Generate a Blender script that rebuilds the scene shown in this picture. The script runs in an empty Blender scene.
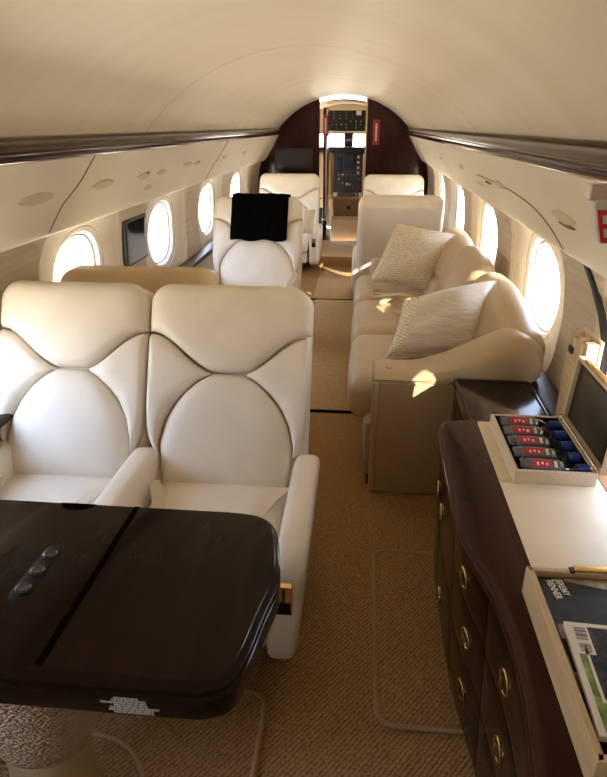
import bpy, bmesh, math, random
from mathutils import Vector, Matrix
random.seed(7)
S = bpy.context.scene
COL = S.collection
sin, cos, pi = math.sin, math.cos, math.pi
R = math.radians

# ------------------------------------------------------------------ materials
def mat(name, col, rough=.5, metal=0., coat=0., spec=.5, sheen=0.):
    m = bpy.data.materials.new(name); m.use_nodes = True
    b = m.node_tree.nodes['Principled BSDF']
    b.inputs['Base Color'].default_value = (*col, 1)
    b.inputs['Roughness'].default_value = rough
    b.inputs['Metallic'].default_value = metal
    b.inputs['Coat Weight'].default_value = coat
    b.inputs['Coat Roughness'].default_value = .04
    b.inputs['Specular IOR Level'].default_value = spec
    b.inputs['Sheen Weight'].default_value = sheen
    return m
def nd(m, t): return m.node_tree.nodes.new(t)
def ln(m, a, b): m.node_tree.links.new(a, b)
def bsdf(m): return m.node_tree.nodes['Principled BSDF']
def coords(m, scale=(1,1,1), rot=(0,0,0)):
    tc = nd(m,'ShaderNodeTexCoord'); mp = nd(m,'ShaderNodeMapping')
    mp.inputs['Scale'].default_value = scale; mp.inputs['Rotation'].default_value = rot
    ln(m, tc.outputs['Object'], mp.inputs['Vector']); return mp.outputs['Vector']
def noise_mix(m, c1, c2, scale=(5,5,5), detail=4, lo=.35, hi=.65, rot=(0,0,0), dist=0.):
    n = nd(m,'ShaderNodeTexNoise'); n.inputs['Scale'].default_value = 1; n.inputs['Detail'].default_value = detail
    n.inputs['Distortion'].default_value = dist
    ln(m, coords(m, scale, rot), n.inputs['Vector'])
    r = nd(m,'ShaderNodeValToRGB'); e = r.color_ramp.elements
    e[0].position, e[0].color = lo, (*c1,1); e[1].position, e[1].color = hi, (*c2,1)
    ln(m, n.outputs['Fac'], r.inputs['Fac']); ln(m, r.outputs['Color'], bsdf(m).inputs['Base Color'])
    return r.outputs['Color'], n.outputs['Fac']
def bump(m, out, strength=.3, dist=.002):
    b = nd(m,'ShaderNodeBump'); b.inputs['Strength'].default_value = strength; b.inputs['Distance'].default_value = dist
    ln(m, out, b.inputs['Height']); ln(m, b.outputs['Normal'], bsdf(m).inputs['Normal'])
def noise_bump(m, scale, strength=.2, dist=.002, detail=3):
    n = nd(m,'ShaderNodeTexNoise'); n.inputs['Scale'].default_value = 1; n.inputs['Detail'].default_value = detail
    ln(m, coords(m, scale), n.inputs['Vector']); bump(m, n.outputs['Fac'], strength, dist)
def leather(name, c, rough=.42):
    m = mat(name, c, rough)
    noise_mix(m, tuple(x*.95 for x in c), tuple(min(1,x*1.03) for x in c), (6,6,6), 3)
    n = nd(m,'ShaderNodeTexVoronoi'); n.inputs['Scale'].default_value = 420
    ln(m, coords(m), n.inputs['Vector'])
    n2 = nd(m,'ShaderNodeTexNoise'); n2.inputs['Scale'].default_value = 9; n2.inputs['Detail'].default_value = 2
    ln(m, coords(m), n2.inputs['Vector'])
    ad = nd(m,'ShaderNodeMath'); ad.operation='MULTIPLY_ADD'; ad.inputs[1].default_value = 9.
    ln(m, n2.outputs['Fac'], ad.inputs[0]); ln(m, n.outputs['Distance'], ad.inputs[2])
    bump(m, ad.outputs[0], .25, .0012)
    return m
M = {}
M['cream'] = leather('cream_leather', (.82,.755,.65))
M['tan'] = leather('tan_leather', (.50,.385,.24), .36)
M['shadeseat'] = leather('shade_beige_leather', (.64,.50,.325), .45)  # shade on the seat put into a tanner leather colour
M['arm_panel'] = leather('sand_leather', (.46,.34,.20), .5)
def wood(name, c1, c2, rough=.12, coat=1., scale=(3,40,40), spec=.3):
    m = mat(name, c1, rough, 0, coat, spec)
    noise_mix(m, c1, c2, scale, 5, .3, .75, dist=.6)
    return m
M['wood'] = wood('dark_gloss_walnut', (.013,.0065,.0042), (.022,.0105,.0068), .14, .07, (30,3,30), .10)
M['rail'] = wood('rail_gloss_wood', (.030,.010,.007), (.060,.022,.014), .13, .0, (40,2,40), .14)
M['mahogany'] = wood('red_mahogany', (.018,.003,.0025), (.055,.007,.005), .2, .12, (9,9,1.5), .25)
M['topwood'] = wood('credenza_top_wood', (.030,.011,.0065), (.050,.018,.010), .16, .06, (30,3,30), .12)
M['ledge'] = wood('satin_ledge_wood', (.030,.013,.008), (.05,.022,.013), .4, 0, (30,3,30), .2)
M['redwood'] = wood('red_brown_veneer', (.22,.07,.03), (.30,.11,.05), .2, 1., (30,3,30))
M['inlay'] = mat('inlay_line', (.005,.003,.002), .8, 0, 0, .0)
M['seamdark'] = mat('dark_disc', (.010,.006,.004), .6, 0, 0, .1)
M['cup'] = mat('dark_cup', (.05,.028,.015), .35, .6)
M['gold'] = mat('gold_plate', (.80,.58,.26), .22, 1.)
M['dimbronze'] = mat('dull_bronze', (.16,.11,.06), .4, 1.)
M['bronze'] = mat('antique_bronze', (.42,.30,.16), .3, 1.)
M['chrome'] = mat('nickel', (.78,.74,.68), .18, 1.)
M['blackp'] = mat('black_plastic', (.012,.012,.013), .4)
M['screen'] = mat('dark_screen', (.012,.014,.015), .12, 0, .6)
M['white'] = mat('white_paint', (.80,.79,.76), .5)
M['paper'] = mat('paper_white', (.78,.76,.72), .45)
M['red'] = mat('exit_red', (.50,.012,.03), .4)
M['redtag'] = mat('red_tag', (.30,.010,.022), .35)
M['blue'] = mat('blue_cap', (.015,.06,.42), .3)
M['pinkred'] = mat('label_red', (.50,.018,.05), .4)
M['sign'] = mat('sign_plastic', (.62,.58,.55), .3)
M['linen'] = mat('linen_cover', (.62,.55,.43), .8)
noise_mix(M['linen'], (.60,.49,.36), (.70,.60,.46), (260,260,260), 2)
noise_bump(M['linen'], (500,500,500), .3, .0006)
M['traywood'] = mat('light_rim', (.60,.47,.31), .45)
noise_mix(M['traywood'], (.52,.37,.21), (.62,.46,.28), (60,6,60), 3)
M['inset'] = leather('ivory_leather_inset', (.74,.63,.455), .5)
M['fur'] = mat('black_fleece', (.003,.003,.003), 1., 0, 0, .0, .0)
noise_bump(M['fur'], (220,220,220), 1., .006)
M['belt'] = mat('beige_webbing', (.62,.50,.33), .6)
noise_bump(M['belt'], (400,400,400), .3, .001)
M['creambelt'] = mat('cream_webbing', (.70,.61,.47), .6)
M['satin'] = mat('cream_satin', (.70,.63,.53), .36, 0, 0, .6, .4)
noise_bump(M['satin'], (5,7,22), 1., .03, 3)
M['boucle'] = mat('woven_boucle', (.70,.51,.33), .95)
M['pedestal'] = leather('pedestal_tan', (.50,.38,.22), .5)

# headliner with panel seams; overhead panels; wall fabric
def seam_mask(m, ypos, half=.004):
    tc = nd(m,'ShaderNodeTexCoord'); sp = nd(m,'ShaderNodeSeparateXYZ'); ln(m, tc.outputs['Object'], sp.inputs[0])
    acc = None
    for y in ypos:
        s = nd(m,'ShaderNodeMath'); s.operation='COMPARE'; s.inputs[1].default_value = y; s.inputs[2].default_value = half
        ln(m, sp.outputs['Y'], s.inputs[0])
        if acc is None: acc = s.outputs[0]
        else:
            a = nd(m,'ShaderNodeMath'); a.operation='MAXIMUM'; ln(m, acc, a.inputs[0]); ln(m, s.outputs[0], a.inputs[1]); acc = a.outputs[0]
    return acc
def seamed(name, c1, c2, scale, ypos, rough, half=.004):
    m = mat(name, c1, rough)
    c, f = noise_mix(m, c1, c2, scale, 4)
    mx = nd(m,'ShaderNodeMixRGB'); mx.inputs['Color2'].default_value = (c1[0]*.45, c1[1]*.4, c1[2]*.34, 1)
    ln(m, seam_mask(m, ypos, half), mx.inputs['Fac']); ln(m, c, mx.inputs['Color1']); ln(m, mx.outputs[0], bsdf(m).inputs['Base Color'])
    return m
M['ceil'] = seamed('headliner', (.77,.685,.54), (.81,.73,.585), (.8,5,.8), (-1.2,1.0,3.2,5.4,7.4), .38)
noise_bump(M['ceil'], (.5,7,.5), .35, .012, 3)
M['psu'] = mat('overhead_panel_cream', (.70,.62,.48), .5)
noise_mix(M['psu'], (.70,.64,.52), (.74,.68,.56), (4,1.5,4), 3)
M['seam'] = mat('panel_gap', (.20,.14,.08), .8)
M['lens'] = mat('lens_cover', (.56,.48,.35), .5)
M['wall'] = mat('wall_fabric', (.56,.48,.37), .7)
noise_mix(M['wall'], (.50,.42,.315), (.61,.53,.415), (10,3,70), 5, .3, .7)
M['niche'] = mat('window_surround', (.70,.64,.54), .45)
M['blind'] = mat('added_blind', (.62,.56,.46), .8)
M['gasket'] = mat('grey_gasket', (.30,.27,.23), .6)
M['frame'] = mat('window_frame', (.78,.74,.68), .4)
# carpet
def carpet(name, c1, c2):
    m = mat(name, c1, .95, 0, 0, .1)
    w = nd(m,'ShaderNodeTexWave'); w.inputs['Scale'].default_value = 26; w.inputs['Distortion'].default_value = 3.5
    w.inputs['Detail'].default_value = 2; w.inputs['Detail Scale'].default_value = 4
    ln(m, coords(m, (1,1,1), (0,0,R(38))), w.inputs['Vector'])
    n = nd(m,'ShaderNodeTexNoise'); n.inputs['Scale'].default_value = 90; n.inputs['Detail'].default_value = 3
    ln(m, coords(m), n.inputs['Vector'])
    ad = nd(m,'ShaderNodeMath'); ad.operation='MULTIPLY_ADD'; ad.inputs[1].default_value = .45
    ln(m, w.outputs['Fac'], ad.inputs[0]); ln(m, n.outputs['Fac'], ad.inputs[2])
    r = nd(m,'ShaderNodeValToRGB'); e = r.color_ramp.elements
    e[0].position, e[0].color = .45, (*c1,1); e[1].position, e[1].color = .9, (*c2,1)
    ln(m, ad.outputs[0], r.inputs['Fac']); ln(m, r.outputs['Color'], bsdf(m).inputs['Base Color'])
    bump(m, ad.outputs[0], .8, .006)
    return m
M['carpet'] = carpet('ribbed_carpet', (.235,.135,.056), (.48,.295,.135))
M['mat'] = carpet('mat_carpet', (.235,.135,.056), (.46,.285,.13))
M['binding'] = mat('mat_binding', (.40,.27,.14), .9)
M['runner'] = mat('aisle_runner', (.42,.29,.15), .9)
noise_mix(M['runner'], (.40,.26,.12), (.50,.34,.165), (60,60,60), 3); noise_bump(M['runner'], (160,160,160), .5, .003)
M['steppad'] = mat('lit_pale_carpet', (.82,.68,.51), .95); noise_bump(M['steppad'], (150,150,150), .6, .004)  # pale carpet, colour raised further to carry daylight on the landing
# woven boucle bump
def weave(m, sc, st, dist):
    v = nd(m,'ShaderNodeTexVoronoi'); v.inputs['Scale'].default_value = sc
    ln(m, coords(m, (1,1,1.6), (0,R(25),R(20))), v.inputs['Vector']); 
    iv = nd(m,'ShaderNodeMath'); iv.operation='MULTIPLY'; iv.inputs[1].default_value = -1; ln(m, v.outputs['Distance'], iv.inputs[0])
    bump(m, iv.outputs[0], st, dist)
weave(M['boucle'], 105, 1., .016)
# pillow pattern: raised gold-cream wavy lines
def pattern(name, c1, c2):
    m = mat(name, c1, .38, .1, 0, .6)
    w = nd(m,'ShaderNodeTexWave'); w.inputs['Scale'].default_value = 27; w.inputs['Distortion'].default_value = 5; w.inputs['Detail'].default_value = 1
    w.inputs['Detail Scale'].default_value = 3; w.bands_direction = 'Z'
    ln(m, coords(m), w.inputs['Vector'])
    r = nd(m,'ShaderNodeValToRGB'); e = r.color_ramp.elements
    e[0].position, e[0].color = .3, (*c1,1); e[1].position, e[1].color = .6, (*c2,1)
    ln(m, w.outputs['Fac'], r.inputs['Fac']); ln(m, r.outputs['Color'], bsdf(m).inputs['Base Color'])
    bump(m, w.outputs['Fac'], .6, .004); return m
M['pattern'] = pattern('woven_gold_pattern', (.58,.47,.32), (.80,.72,.58))
# glass
def glass(name, tint=(1,1,1), gl=.06):
    m = bpy.data.materials.new(name); m.use_nodes = True; nt = m.node_tree; nt.nodes.clear()
    o = nt.nodes.new('ShaderNodeOutputMaterial'); t = nt.nodes.new('ShaderNodeBsdfTransparent'); g = nt.nodes.new('ShaderNodeBsdfGlossy')
    t.inputs[0].default_value = (*tint,1); g.inputs['Roughness'].default_value = .03
    x = nt.nodes.new('ShaderNodeMixShader'); x.inputs[0].default_value = gl
    nt.links.new(t.outputs[0], x.inputs[1]); nt.links.new(g.outputs[0], x.inputs[2]); nt.links.new(x.outputs[0], o.inputs[0]); return m
M['pane'] = glass('cabin_pane', (.97,.98,1), .05)
M['bottle'] = glass('clear_bottle', (.62,.70,.80), .16)
M['liquid'] = mat('dark_water', (.02,.035,.07), .1, 0, .5)
# lid lining
M['lining'] = mat('black_lining', (.012,.010,.008), .45)
M['olive'] = mat('olive_lining', (.035,.030,.014), .4)
def grass_mat(name):
    m = mat(name, (.1,.2,.03), .35)
    noise_mix(m, (.05,.10,.015), (.30,.42,.10), (60,60,60), 5); return m
M['grass'] = grass_mat('printed_grass')
M['darkphoto'] = mat('printed_dark', (.02,.018,.02), .5, 0, 0, .2); noise_mix(M['darkphoto'], (.010,.009,.011), (.055,.047,.052), (14,22,8), 5, .45, .8)
M['greyphoto'] = mat('printed_grey', (.20,.18,.18), .3, 0, .5); noise_mix(M['greyphoto'], (.16,.14,.14), (.28,.25,.25), (90,8,8), 4)
M['hair'] = mat('printed_stripe', (.02,.018,.016), .5, 0, 0, .2); noise_mix(M['hair'], (.006,.006,.006), (.09,.08,.07), (90,70,30), 6, .5, .85)
M['ink'] = mat('ink_black', (.02,.02,.02), .5)

# ------------------------------------------------------------------ builders
def new(name, verts, faces, m=None, parent=None, smooth=True, mats=None):
    me = bpy.data.meshes.new(name); me.from_pydata([tuple(v) for v in verts], [], faces)
    bm = bmesh.new(); bm.from_mesh(me); bmesh.ops.remove_doubles(bm, verts=bm.verts, dist=1e-6); bmesh.ops.recalc_face_normals(bm, faces=bm.faces); bm.to_mesh(me); bm.free()
    if smooth:
        me.polygons.foreach_set('use_smooth', [True]*len(me.polygons)); me.set_sharp_from_angle(angle=R(38))
    o = bpy.data.objects.new(name, me); COL.objects.link(o)
    if m: me.materials.append(M[m] if isinstance(m, str) else m)
    if parent: o.parent = parent
    return o
def empty(name, loc=(0,0,0), rz=0, label=None, cat=None, group=None):
    o = bpy.data.objects.new(name, None); COL.objects.link(o); o.location = loc; o.rotation_euler = (0,0,rz); o.empty_display_size = .05
    if label: o['label'] = label; o['category'] = cat
    if group: o['group'] = group
    return o
def tag(o, label, cat, group=None):
    o['label'] = label; o['category'] = cat
    if group: o['group'] = group
    return o
def struct(o, label=None, cat=None):
    o['kind'] = 'structure'
    if label: o['label'] = label; o['category'] = cat
    return o
def copy_tree(o, parent=None):
    c = o.copy(); COL.objects.link(c)
    if parent: c.parent = parent
    for ch in list(o.children): copy_tree(ch, c)
    return c
def grid(f, nu, nv, closeu=False):
    vs, fs = [], []
    nuu = nu if closeu else nu+1
    for i in range(nuu):
        for j in range(nv+1): vs.append(f(i/nu, j/nv))
    for i in range(nu):
        a = i; b = (i+1) % nuu
        for j in range(nv): fs.append((a*(nv+1)+j, b*(nv+1)+j, b*(nv+1)+j+1, a*(nv+1)+j+1))
    return vs, fs
class B:
    """collects pieces of one mesh"""
    def __init__(s): s.v = []; s.f = []
    def add(s, v, f, mx=None):
        n = len(s.v); s.v += [Vector(p) if mx is None else mx @ Vector(p) for p in v]; s.f += [tuple(i+n for i in q) for q in f]; return s
    def build(s, name, m, parent=None, smooth=True): return new(name, s.v, s.f, m, parent, smooth)
def rbox_data(lo, hi, r=.01, crown=None, seg=4, n=6):
    """rounded box; crown=(axis sign, amount) swells one face"""
    lo, hi = Vector(lo), Vector(hi); r = min(r, *[(hi[i]-lo[i])/2*.999 for i in range(3)])
    ax = []
    for i in range(3):
        L = hi[i]-lo[i]; a = [lo[i]+r*(1-cos(k/seg*pi/2))*1.0 for k in range(seg+1)]
        mid = [lo[i]+r+(L-2*r)*k/n for k in range(1, n)]
        ax.append(a+mid+[hi[i]-(x-lo[i]) for x in reversed(a)])
    vs, fs, idx = [], [], {}
    def vid(p):
        k = tuple(round(c, 7) for c in p)
        if k not in idx:
            idx[k] = len(vs)
            P = Vector(p); q = Vector([min(max(P[i], lo[i]+r), hi[i]-r) for i in range(3)]); d = P-q
            if d.length > 1e-9:
                # push out to radius r
                d.normalize(); P = q+d*r
            vs.append(P)
        return idx[k]
    for i in range(3):
        u, v = [k for k in range(3) if k != i]
        for side in (lo[i], hi[i]):
            for a in range(len(ax[u])-1):
                for b in range(len(ax[v])-1):
                    q = []
                    for (x, y) in ((a,b),(a+1,b),(a+1,b+1),(a,b+1)):
                        p = [0,0,0]; p[i] = side; p[u] = ax[u][x]; p[v] = ax[v][y]; q.append(vid(p))
                    if len(set(q)) >= 3: fs.append(tuple(dict.fromkeys(q)))
    if crown:
        for (axis, sgn, amt) in crown:
            u, v = [k for k in range(3) if k != axis]
            for P in vs:
                t = (P[axis]-lo[axis])/(hi[axis]-lo[axis]); t = t if sgn > 0 else 1-t
                a = 2*(P[u]-lo[u])/(hi[u]-lo[u])-1; b = 2*(P[v]-lo[v])/(hi[v]-lo[v])-1
                P[axis] += sgn*amt*max(0,t)*max(0,(1-a*a))**.7*max(0,(1-b*b))**.7
    return vs, fs
def rbox(name, lo, hi, r, m, parent=None, crown=None, mx=None, seg=4, n=6, bend=None):
    v, f = rbox_data(lo, hi, r, crown, seg, n)
    if bend: v = [bend(p) for p in v]
    if mx is not None: v = [mx @ p for p in v]
    return new(name, v, f, m, parent)
def tube_data(pts, r, n=8, closed=False):
    pts = [Vector(p) for p in pts]; vs, fs = [], []; N = len(pts); up = Vector((0,0,1)); prev = None
    for i, p in enumerate(pts):
        t = (pts[(i+1) % N] - pts[i-1]) if closed else (pts[min(i+1,N-1)]-pts[max(i-1,0)])
        t.normalize()
        a = prev if prev is not None else (up if abs(t.z) < .9 else Vector((1,0,0)))
        x = (a - t*a.dot(t)).normalized(); prev = x; y = t.cross(x)
        rr = r(i/(N-1)) if callable(r) else r
        for k in range(n): vs.append(p + x*rr*cos(2*pi*k/n) + y*rr*sin(2*pi*k/n))
    for i in range(N if closed else N-1):
        j = (i+1) % N
        for k in range(n): fs.append((i*n+k, i*n+(k+1)%n, j*n+(k+1)%n, j*n+k))
    if not closed: fs.append(tuple(range(n))); fs.append(tuple((N-1)*n+k for k in range(n)))
    return vs, fs
def tube(name, pts, r, m, parent=None, n=8, closed=False): return new(name, *tube_data(pts, r, n, closed), m, parent)
def lathe_data(prof, n=24, mx=None):
    vs, fs = [], []
    for (r, z) in prof:
        for k in range(n): vs.append(Vector((r*cos(2*pi*k/n), r*sin(2*pi*k/n), z)))
    for i in range(len(prof)-1):
        for k in range(n): fs.append((i*n+k, i*n+(k+1)%n, (i+1)*n+(k+1)%n, (i+1)*n+k))
    fs.append(tuple(range(n))); fs.append(tuple((len(prof)-1)*n+k for k in range(n)))
    if mx is not None: vs = [mx @ v for v in vs]
    return vs, fs
def lathe(name, prof, m, parent=None, n=24, mx=None): return new(name, *lathe_data(prof, n, mx), m, parent)
def rim_data(out, prof, to=lambda x,y,h: (x,y,h)):
    """prism over a 2-D outline, prof = [(inset, height)...]"""
    n = len(out); P = [Vector(p) for p in out]
    area = sum(P[i].x*P[(i+1)%n].y-P[(i+1)%n].x*P[i].y for i in range(n)); sg = 1 if area > 0 else -1
    nor = []
    for i in range(n):
        a = (P[i]-P[i-1]); b = (P[(i+1)%n]-P[i]); a.normalize(); b.normalize()
        na = Vector((-a.y, a.x))*sg; nb = Vector((-b.y, b.x))*sg; q = na+nb; q.normalize(); d = max(.35, q.dot(na)); nor.append(q/d)
    vs, fs = [], []
    for (ins, h) in prof:
        for i in range(n): q = P[i]+nor[i]*ins; vs.append(Vector(to(q.x, q.y, h)))
    for k in range(len(prof)-1):
        for i in range(n): fs.append((k*n+i, k*n+(i+1)%n, (k+1)*n+(i+1)%n, (k+1)*n+i))
    fs.append(tuple(range(n))); fs.append(tuple((len(prof)-1)*n+i for i in range(n)))
    return vs, fs
def rim(name, out, prof, m, parent=None, to=lambda x,y,h: (x,y,h), smooth=True): return new(name, *rim_data(out, prof, to), m, parent, smooth)
def smooth_poly(pts, k=2, closed=True):
    for _ in range(k):
        q = []; n = len(pts)
        for i in range(n if closed else n-1):
            a, b = Vector(pts[i]), Vector(pts[(i+1)%n]); q += [tuple(a*.75+b*.25), tuple(a*.25+b*.75)]
        if not closed: q = [tuple(pts[0])]+q+[tuple(pts[-1])]
        pts = q
    return pts
def rrect(x0, x1, y0, y1, r, n=6):
    o = []
    for (cx, cy, a0) in ((x1-r,y1-r,0),(x0+r,y1-r,90),(x0+r,y0+r,180),(x1-r,y0+r,270)):
        for k in range(n+1): a = R(a0+90*k/n); o.append((cx+r*cos(a), cy+r*sin(a)))
    return o
def interp(tab, x):
    if x <= tab[0][0]: return tab[0][1]
    for (a, p), (b, q) in zip(tab, tab[1:]):
        if x <= b: return p+(q-p)*(x-a)/(b-a)
    return tab[-1][1]
def sstep(a, b, x): t = min(1, max(0, (x-a)/(b-a))); return t*t*(3-2*t)
def prof1(a, p=4): return max(0., 1-abs(2*a-1)**p)
def cushion(name, P, N, base, puff, m, parent, nu=24, nv=24, p=4, q=.5, extra=None):
    """padded patch: P(a,b) in the panel plane, swelling along N"""
    N = Vector(N); vs, fs = [], []
    def fr(a, b):
        d = base+puff*(prof1(a,p)*prof1(b,p))**q
        if extra: d += extra(a, b)
        return Vector(P(a,b))+N*d
    w = lambda t: .5-.5*cos(pi*t)          # finer near edges
    w2 = lambda t: .6*w(t)+.4*t
    v1, f1 = grid(lambda a,b: fr(w2(a), w2(b)), nu, nv)
    v2, f2 = grid(lambda a,b: Vector(P(w2(a), w2(b))), nu, nv)
    b = B(); b.add(v1, f1); n = len(v1); b.add(v2, [tuple(reversed(q_)) for q_ in f2])
    idx = lambda i, j: i*(nv+1)+j
    ring = [idx(i,0) for i in range(nu)]+[idx(nu,j) for j in range(nv)]+[idx(i,nv) for i in range(nu,0,-1)]+[idx(0,j) for j in range(nv,0,-1)]
    for k in range(len(ring)): i, j = ring[k], ring[(k+1)%len(ring)]; b.f.append((i, j, j+n, i+n))
    return b.build(name, m, parent)
def ribbon(name, pts, w, m, parent=None, th=.002, side=None):
    pts = [Vector(p) for p in pts]; b = []; fs = []
    N = len(pts)
    for i, p in enumerate(pts):
        t = (pts[min(i+1,N-1)]-pts[max(i-1,0)]).normalized(); s = Vector(side) if side else t.cross(Vector((0,0,1)))
        s = (s - t*s.dot(t)).normalized(); up = s.cross(t)
        b += [p+s*w/2+up*th, p-s*w/2+up*th, p-s*w/2-up*th, p+s*w/2-up*th]
    for i in range(N-1):
        for k in range(4): fs.append((i*4+k, i*4+(k+1)%4, i*4+4+(k+1)%4, i*4+4+k))
    fs += [(0,1,2,3), tuple((N-1)*4+k for k in range(4))]
    return new(name, b, fs, m, parent)
def curve(pts, n=8):
    """Catmull-Rom through points"""
    P = [Vector(p) for p in pts]; P = [P[0]]+P+[P[-1]]; o = []
    for i in range(1, len(P)-2):
        for k in range(n):
            t = k/n; a, b, c, d = P[i-1], P[i], P[i+1], P[i+2]
            o.append(.5*((2*b)+(-a+c)*t+(2*a-5*b+4*c-d)*t*t+(-a+3*b-3*c+d)*t**3))
    o.append(P[-2]); return o
def text(name, body, size, m, parent, mx, ext=.0004, align='LEFT', bold=0., sx=1.):
    c = bpy.data.curves.new(name, 'FONT'); c.body = body; c.size = size; c.extrude = ext; c.align_x = align; c.offset = bold
    tmp = bpy.data.objects.new('lettering_source', c); COL.objects.link(tmp)
    dg = bpy.context.evaluated_depsgraph_get(); me = bpy.data.meshes.new_from_object(tmp.evaluated_get(dg))
    bpy.data.objects.remove(tmp); me.transform(mx @ Matrix.Diagonal((sx,1,1,1)))
    o = bpy.data.objects.new(name, me); COL.objects.link(o); me.materials.clear(); me.materials.append(M[m]); o.parent = parent; return o

# ------------------------------------------------------------------ cabin shell
Y0, Y1 = -2.3, 8.3
WIN = [-1.07, .28, 1.61, 2.94, 4.29, 5.63, 6.97]         # window centres along the cabin
WZ, WH, WW = .845, .202, .25
def wallx(z): return interp([(-.1,.99),(0,1.0),(.25,1.055),(.5,1.09),(.85,1.10),(1.0,1.085),(1.14,1.05),(1.3,.99)], z)
struct(new('floor', [(-1.2,Y0,0),(1.2,Y0,0),(1.2,8.32,0),(-1.2,8.32,0)], [(0,1,2,3)], 'carpet', None, False), 'patterned tan carpet floor of the cabin', 'floor')
AR = (.8**2+.36**2)/(2*.36)
def cz(x): return 1.89-AR+math.sqrt(AR*AR-x*x)
v, f = grid(lambda a,b: ((-.83+1.66*a), Y0+(8.3-Y0)*b, cz(-.83+1.66*a)), 48, 40)
v2, f2 = grid(lambda a,b: ((-.83+1.66*a)*1.02, Y0+(8.3-Y0)*b, cz(-.83+1.66*a)+.02), 48, 2)
struct(B().add(v, f).add(v2, f2).build('ceiling', 'ceil'), 'cream arched ceiling headliner', 'ceiling')
def superell(th, a, b, n):
    c, s = cos(th), sin(th); r = (abs(c/a)**n+abs(s/b)**n)**(-1/n); return r*c, r*s
def rect_ray(th, hw, up, dn):
    c, s = cos(th), sin(th); t = 1e9
    if abs(c) > 1e-9: t = min(t, hw/abs(c))
    if s > 1e-9: t = min(t, up/s)
    if s < -1e-9: t = min(t, dn/-s)
    return t*c, t*s
NA = 96
def side_wall(sg, name):
    b = B()
    edges = [(WIN[i]+WIN[i+1])/2 for i in range(len(WIN)-1)]; edges = [Y0]+edges+[Y1]
    def pt(y, z, d=0): return (sg*(wallx(z)+d), y, z)
    zlo, zhi = .42, 1.27
    for i, yc in enumerate(WIN):
        ya, yb = edges[i], edges[i+1]
        # niche: tall softly squared recess; oval sits in it
        rings = []
        angs = sorted(set([2*pi*k/NA for k in range(NA)]+[math.atan2(z-WZ, y-yc) % (2*pi) for y in (ya,yb) for z in (zlo,zhi)]))
        cn = (.52+1.225)/2
        for (kind, scale, d) in (('rect',1,0),('niche',1,0),('niche',.975,.012),('niche',.92,.030),('oval',1.25,.034),('oval',1.21,.042),('oval',1.08,.046),('oval',1.0,.075)):
            ring = []
            for th in angs:
                if kind == 'rect':
                    c, s_ = cos(th), sin(th); t = 1e9
                    if c > 1e-9: t = min(t, (yb-yc)/c)
                    if c < -1e-9: t = min(t, (ya-yc)/c)
                    if s_ > 1e-9: t = min(t, (zhi-WZ)/s_)
                    if s_ < -1e-9: t = min(t, (zlo-WZ)/s_)
                    y, z = t*c, t*s_
                elif kind == 'niche':
                    y, z = superell(th, .485*scale, .36*scale, 3.4)
                else:
                    y, z = superell(th, WW*scale, WH*scale, 2.25)
                ring.append(pt(yc+y, WZ+z, d))
            rings.append(ring)
        n = len(angs); vs = [p for r_ in rings for p in r_]
        fs = [(k*n+q, k*n+(q+1)%n, (k+1)*n+(q+1)%n, (k+1)*n+q) for k in range(len(rings)-1) for q in range(n)]
        b.add(vs[:3*n], [q for q in fs if max(q) < 3*n])
        # surround liner (recess) and frame = window object
        w = struct(new('window_%d' % next(WN), vs[2*n:6*n], [tuple(i-2*n for i in q) for q in fs if min(q) >= 2*n and max(q) < 6*n], 'niche'))
        new('window_frame', vs[5*n:8*n], [tuple(i-5*n for i in q) for q in fs if min(q) >= 5*n], 'frame', w)
        for (sc_, d_, r_, m_) in ((1.0,.070,.0055,'gasket'),(1.215,.041,.0035,'gasket')):
            tube('window_gasket', [pt(yc+superell(th, WW*sc_, WH*sc_, 2.25)[0], WZ+superell(th, WW*sc_, WH*sc_, 2.25)[1], d_) for th in angs[::2]], r_, m_, w, 6, True)
        pv = [pt(yc, WZ, .070)]+[(p[0]-sg*.004, p[1], p[2]) for p in rings[-1]]
        shut = sg > 0 and i < 2      # unseen blinds added on two rear right windows to keep sun off the tray
        new('window_blind' if shut else 'window_pane', pv, [(0, 1+q, 1+(q+1)%n) for q in range(n)], 'blind' if shut else 'pane', w)
    v, f = grid(lambda a,c: pt(Y0+(Y1-Y0)*a, zlo*c), 40, 8); b.add(v, f)
    return struct(b.build(name, 'wall'), None)
import itertools
WN = itertools.count(1)
side_wall(-1, 'wall_left'); side_wall(1, 'wall_right')
# behind the camera
struct(rbox('wall_back', (-1.3,Y0-.05,-.1), (1.3,Y0,2.0), .005, 'wall'))

# overhead panels and rails
def psu(sg, name, label):
    prof = curve([(.765,1.475),(.80,1.452),(.845,1.40),(.905,1.29),(.955,1.205),(.995,1.145),(1.015,1.128),(1.045,1.135),(1.06,1.16)], 5)
    prof = [(p.x, p.y) for p in [Vector((a[0],a[1])) for a in prof]]
    n = len(prof)-1
    v, f = grid(lambda a,b: (sg*prof[round(a*n)][0], Y0+(8.29-Y0)*b, prof[round(a*n)][1]), n, 30)
    o = new(name, v, f, 'psu'); tag(o, label, 'overhead unit')
    def on(y, z, d=0):
        x = 0
        for (a,b) in zip(prof, prof[1:]):
            if min(a[1],b[1]) <= z <= max(a[1],b[1]) and a[1] > b[1]:
                t = (a[1]-z)/(a[1]-b[1]); x = a[0]+(b[0]-a[0])*t; break
        return Vector((sg*(x-d*.80), y, z-d*.6))
    return o, on
psuL, onL = psu(-1, 'overhead_service_unit', 'long cream overhead panel below the left wooden rail')
psuR, onR = psu(1, 'overhead_service_unit', 'long cream overhead panel below the right wooden rail')
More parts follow.
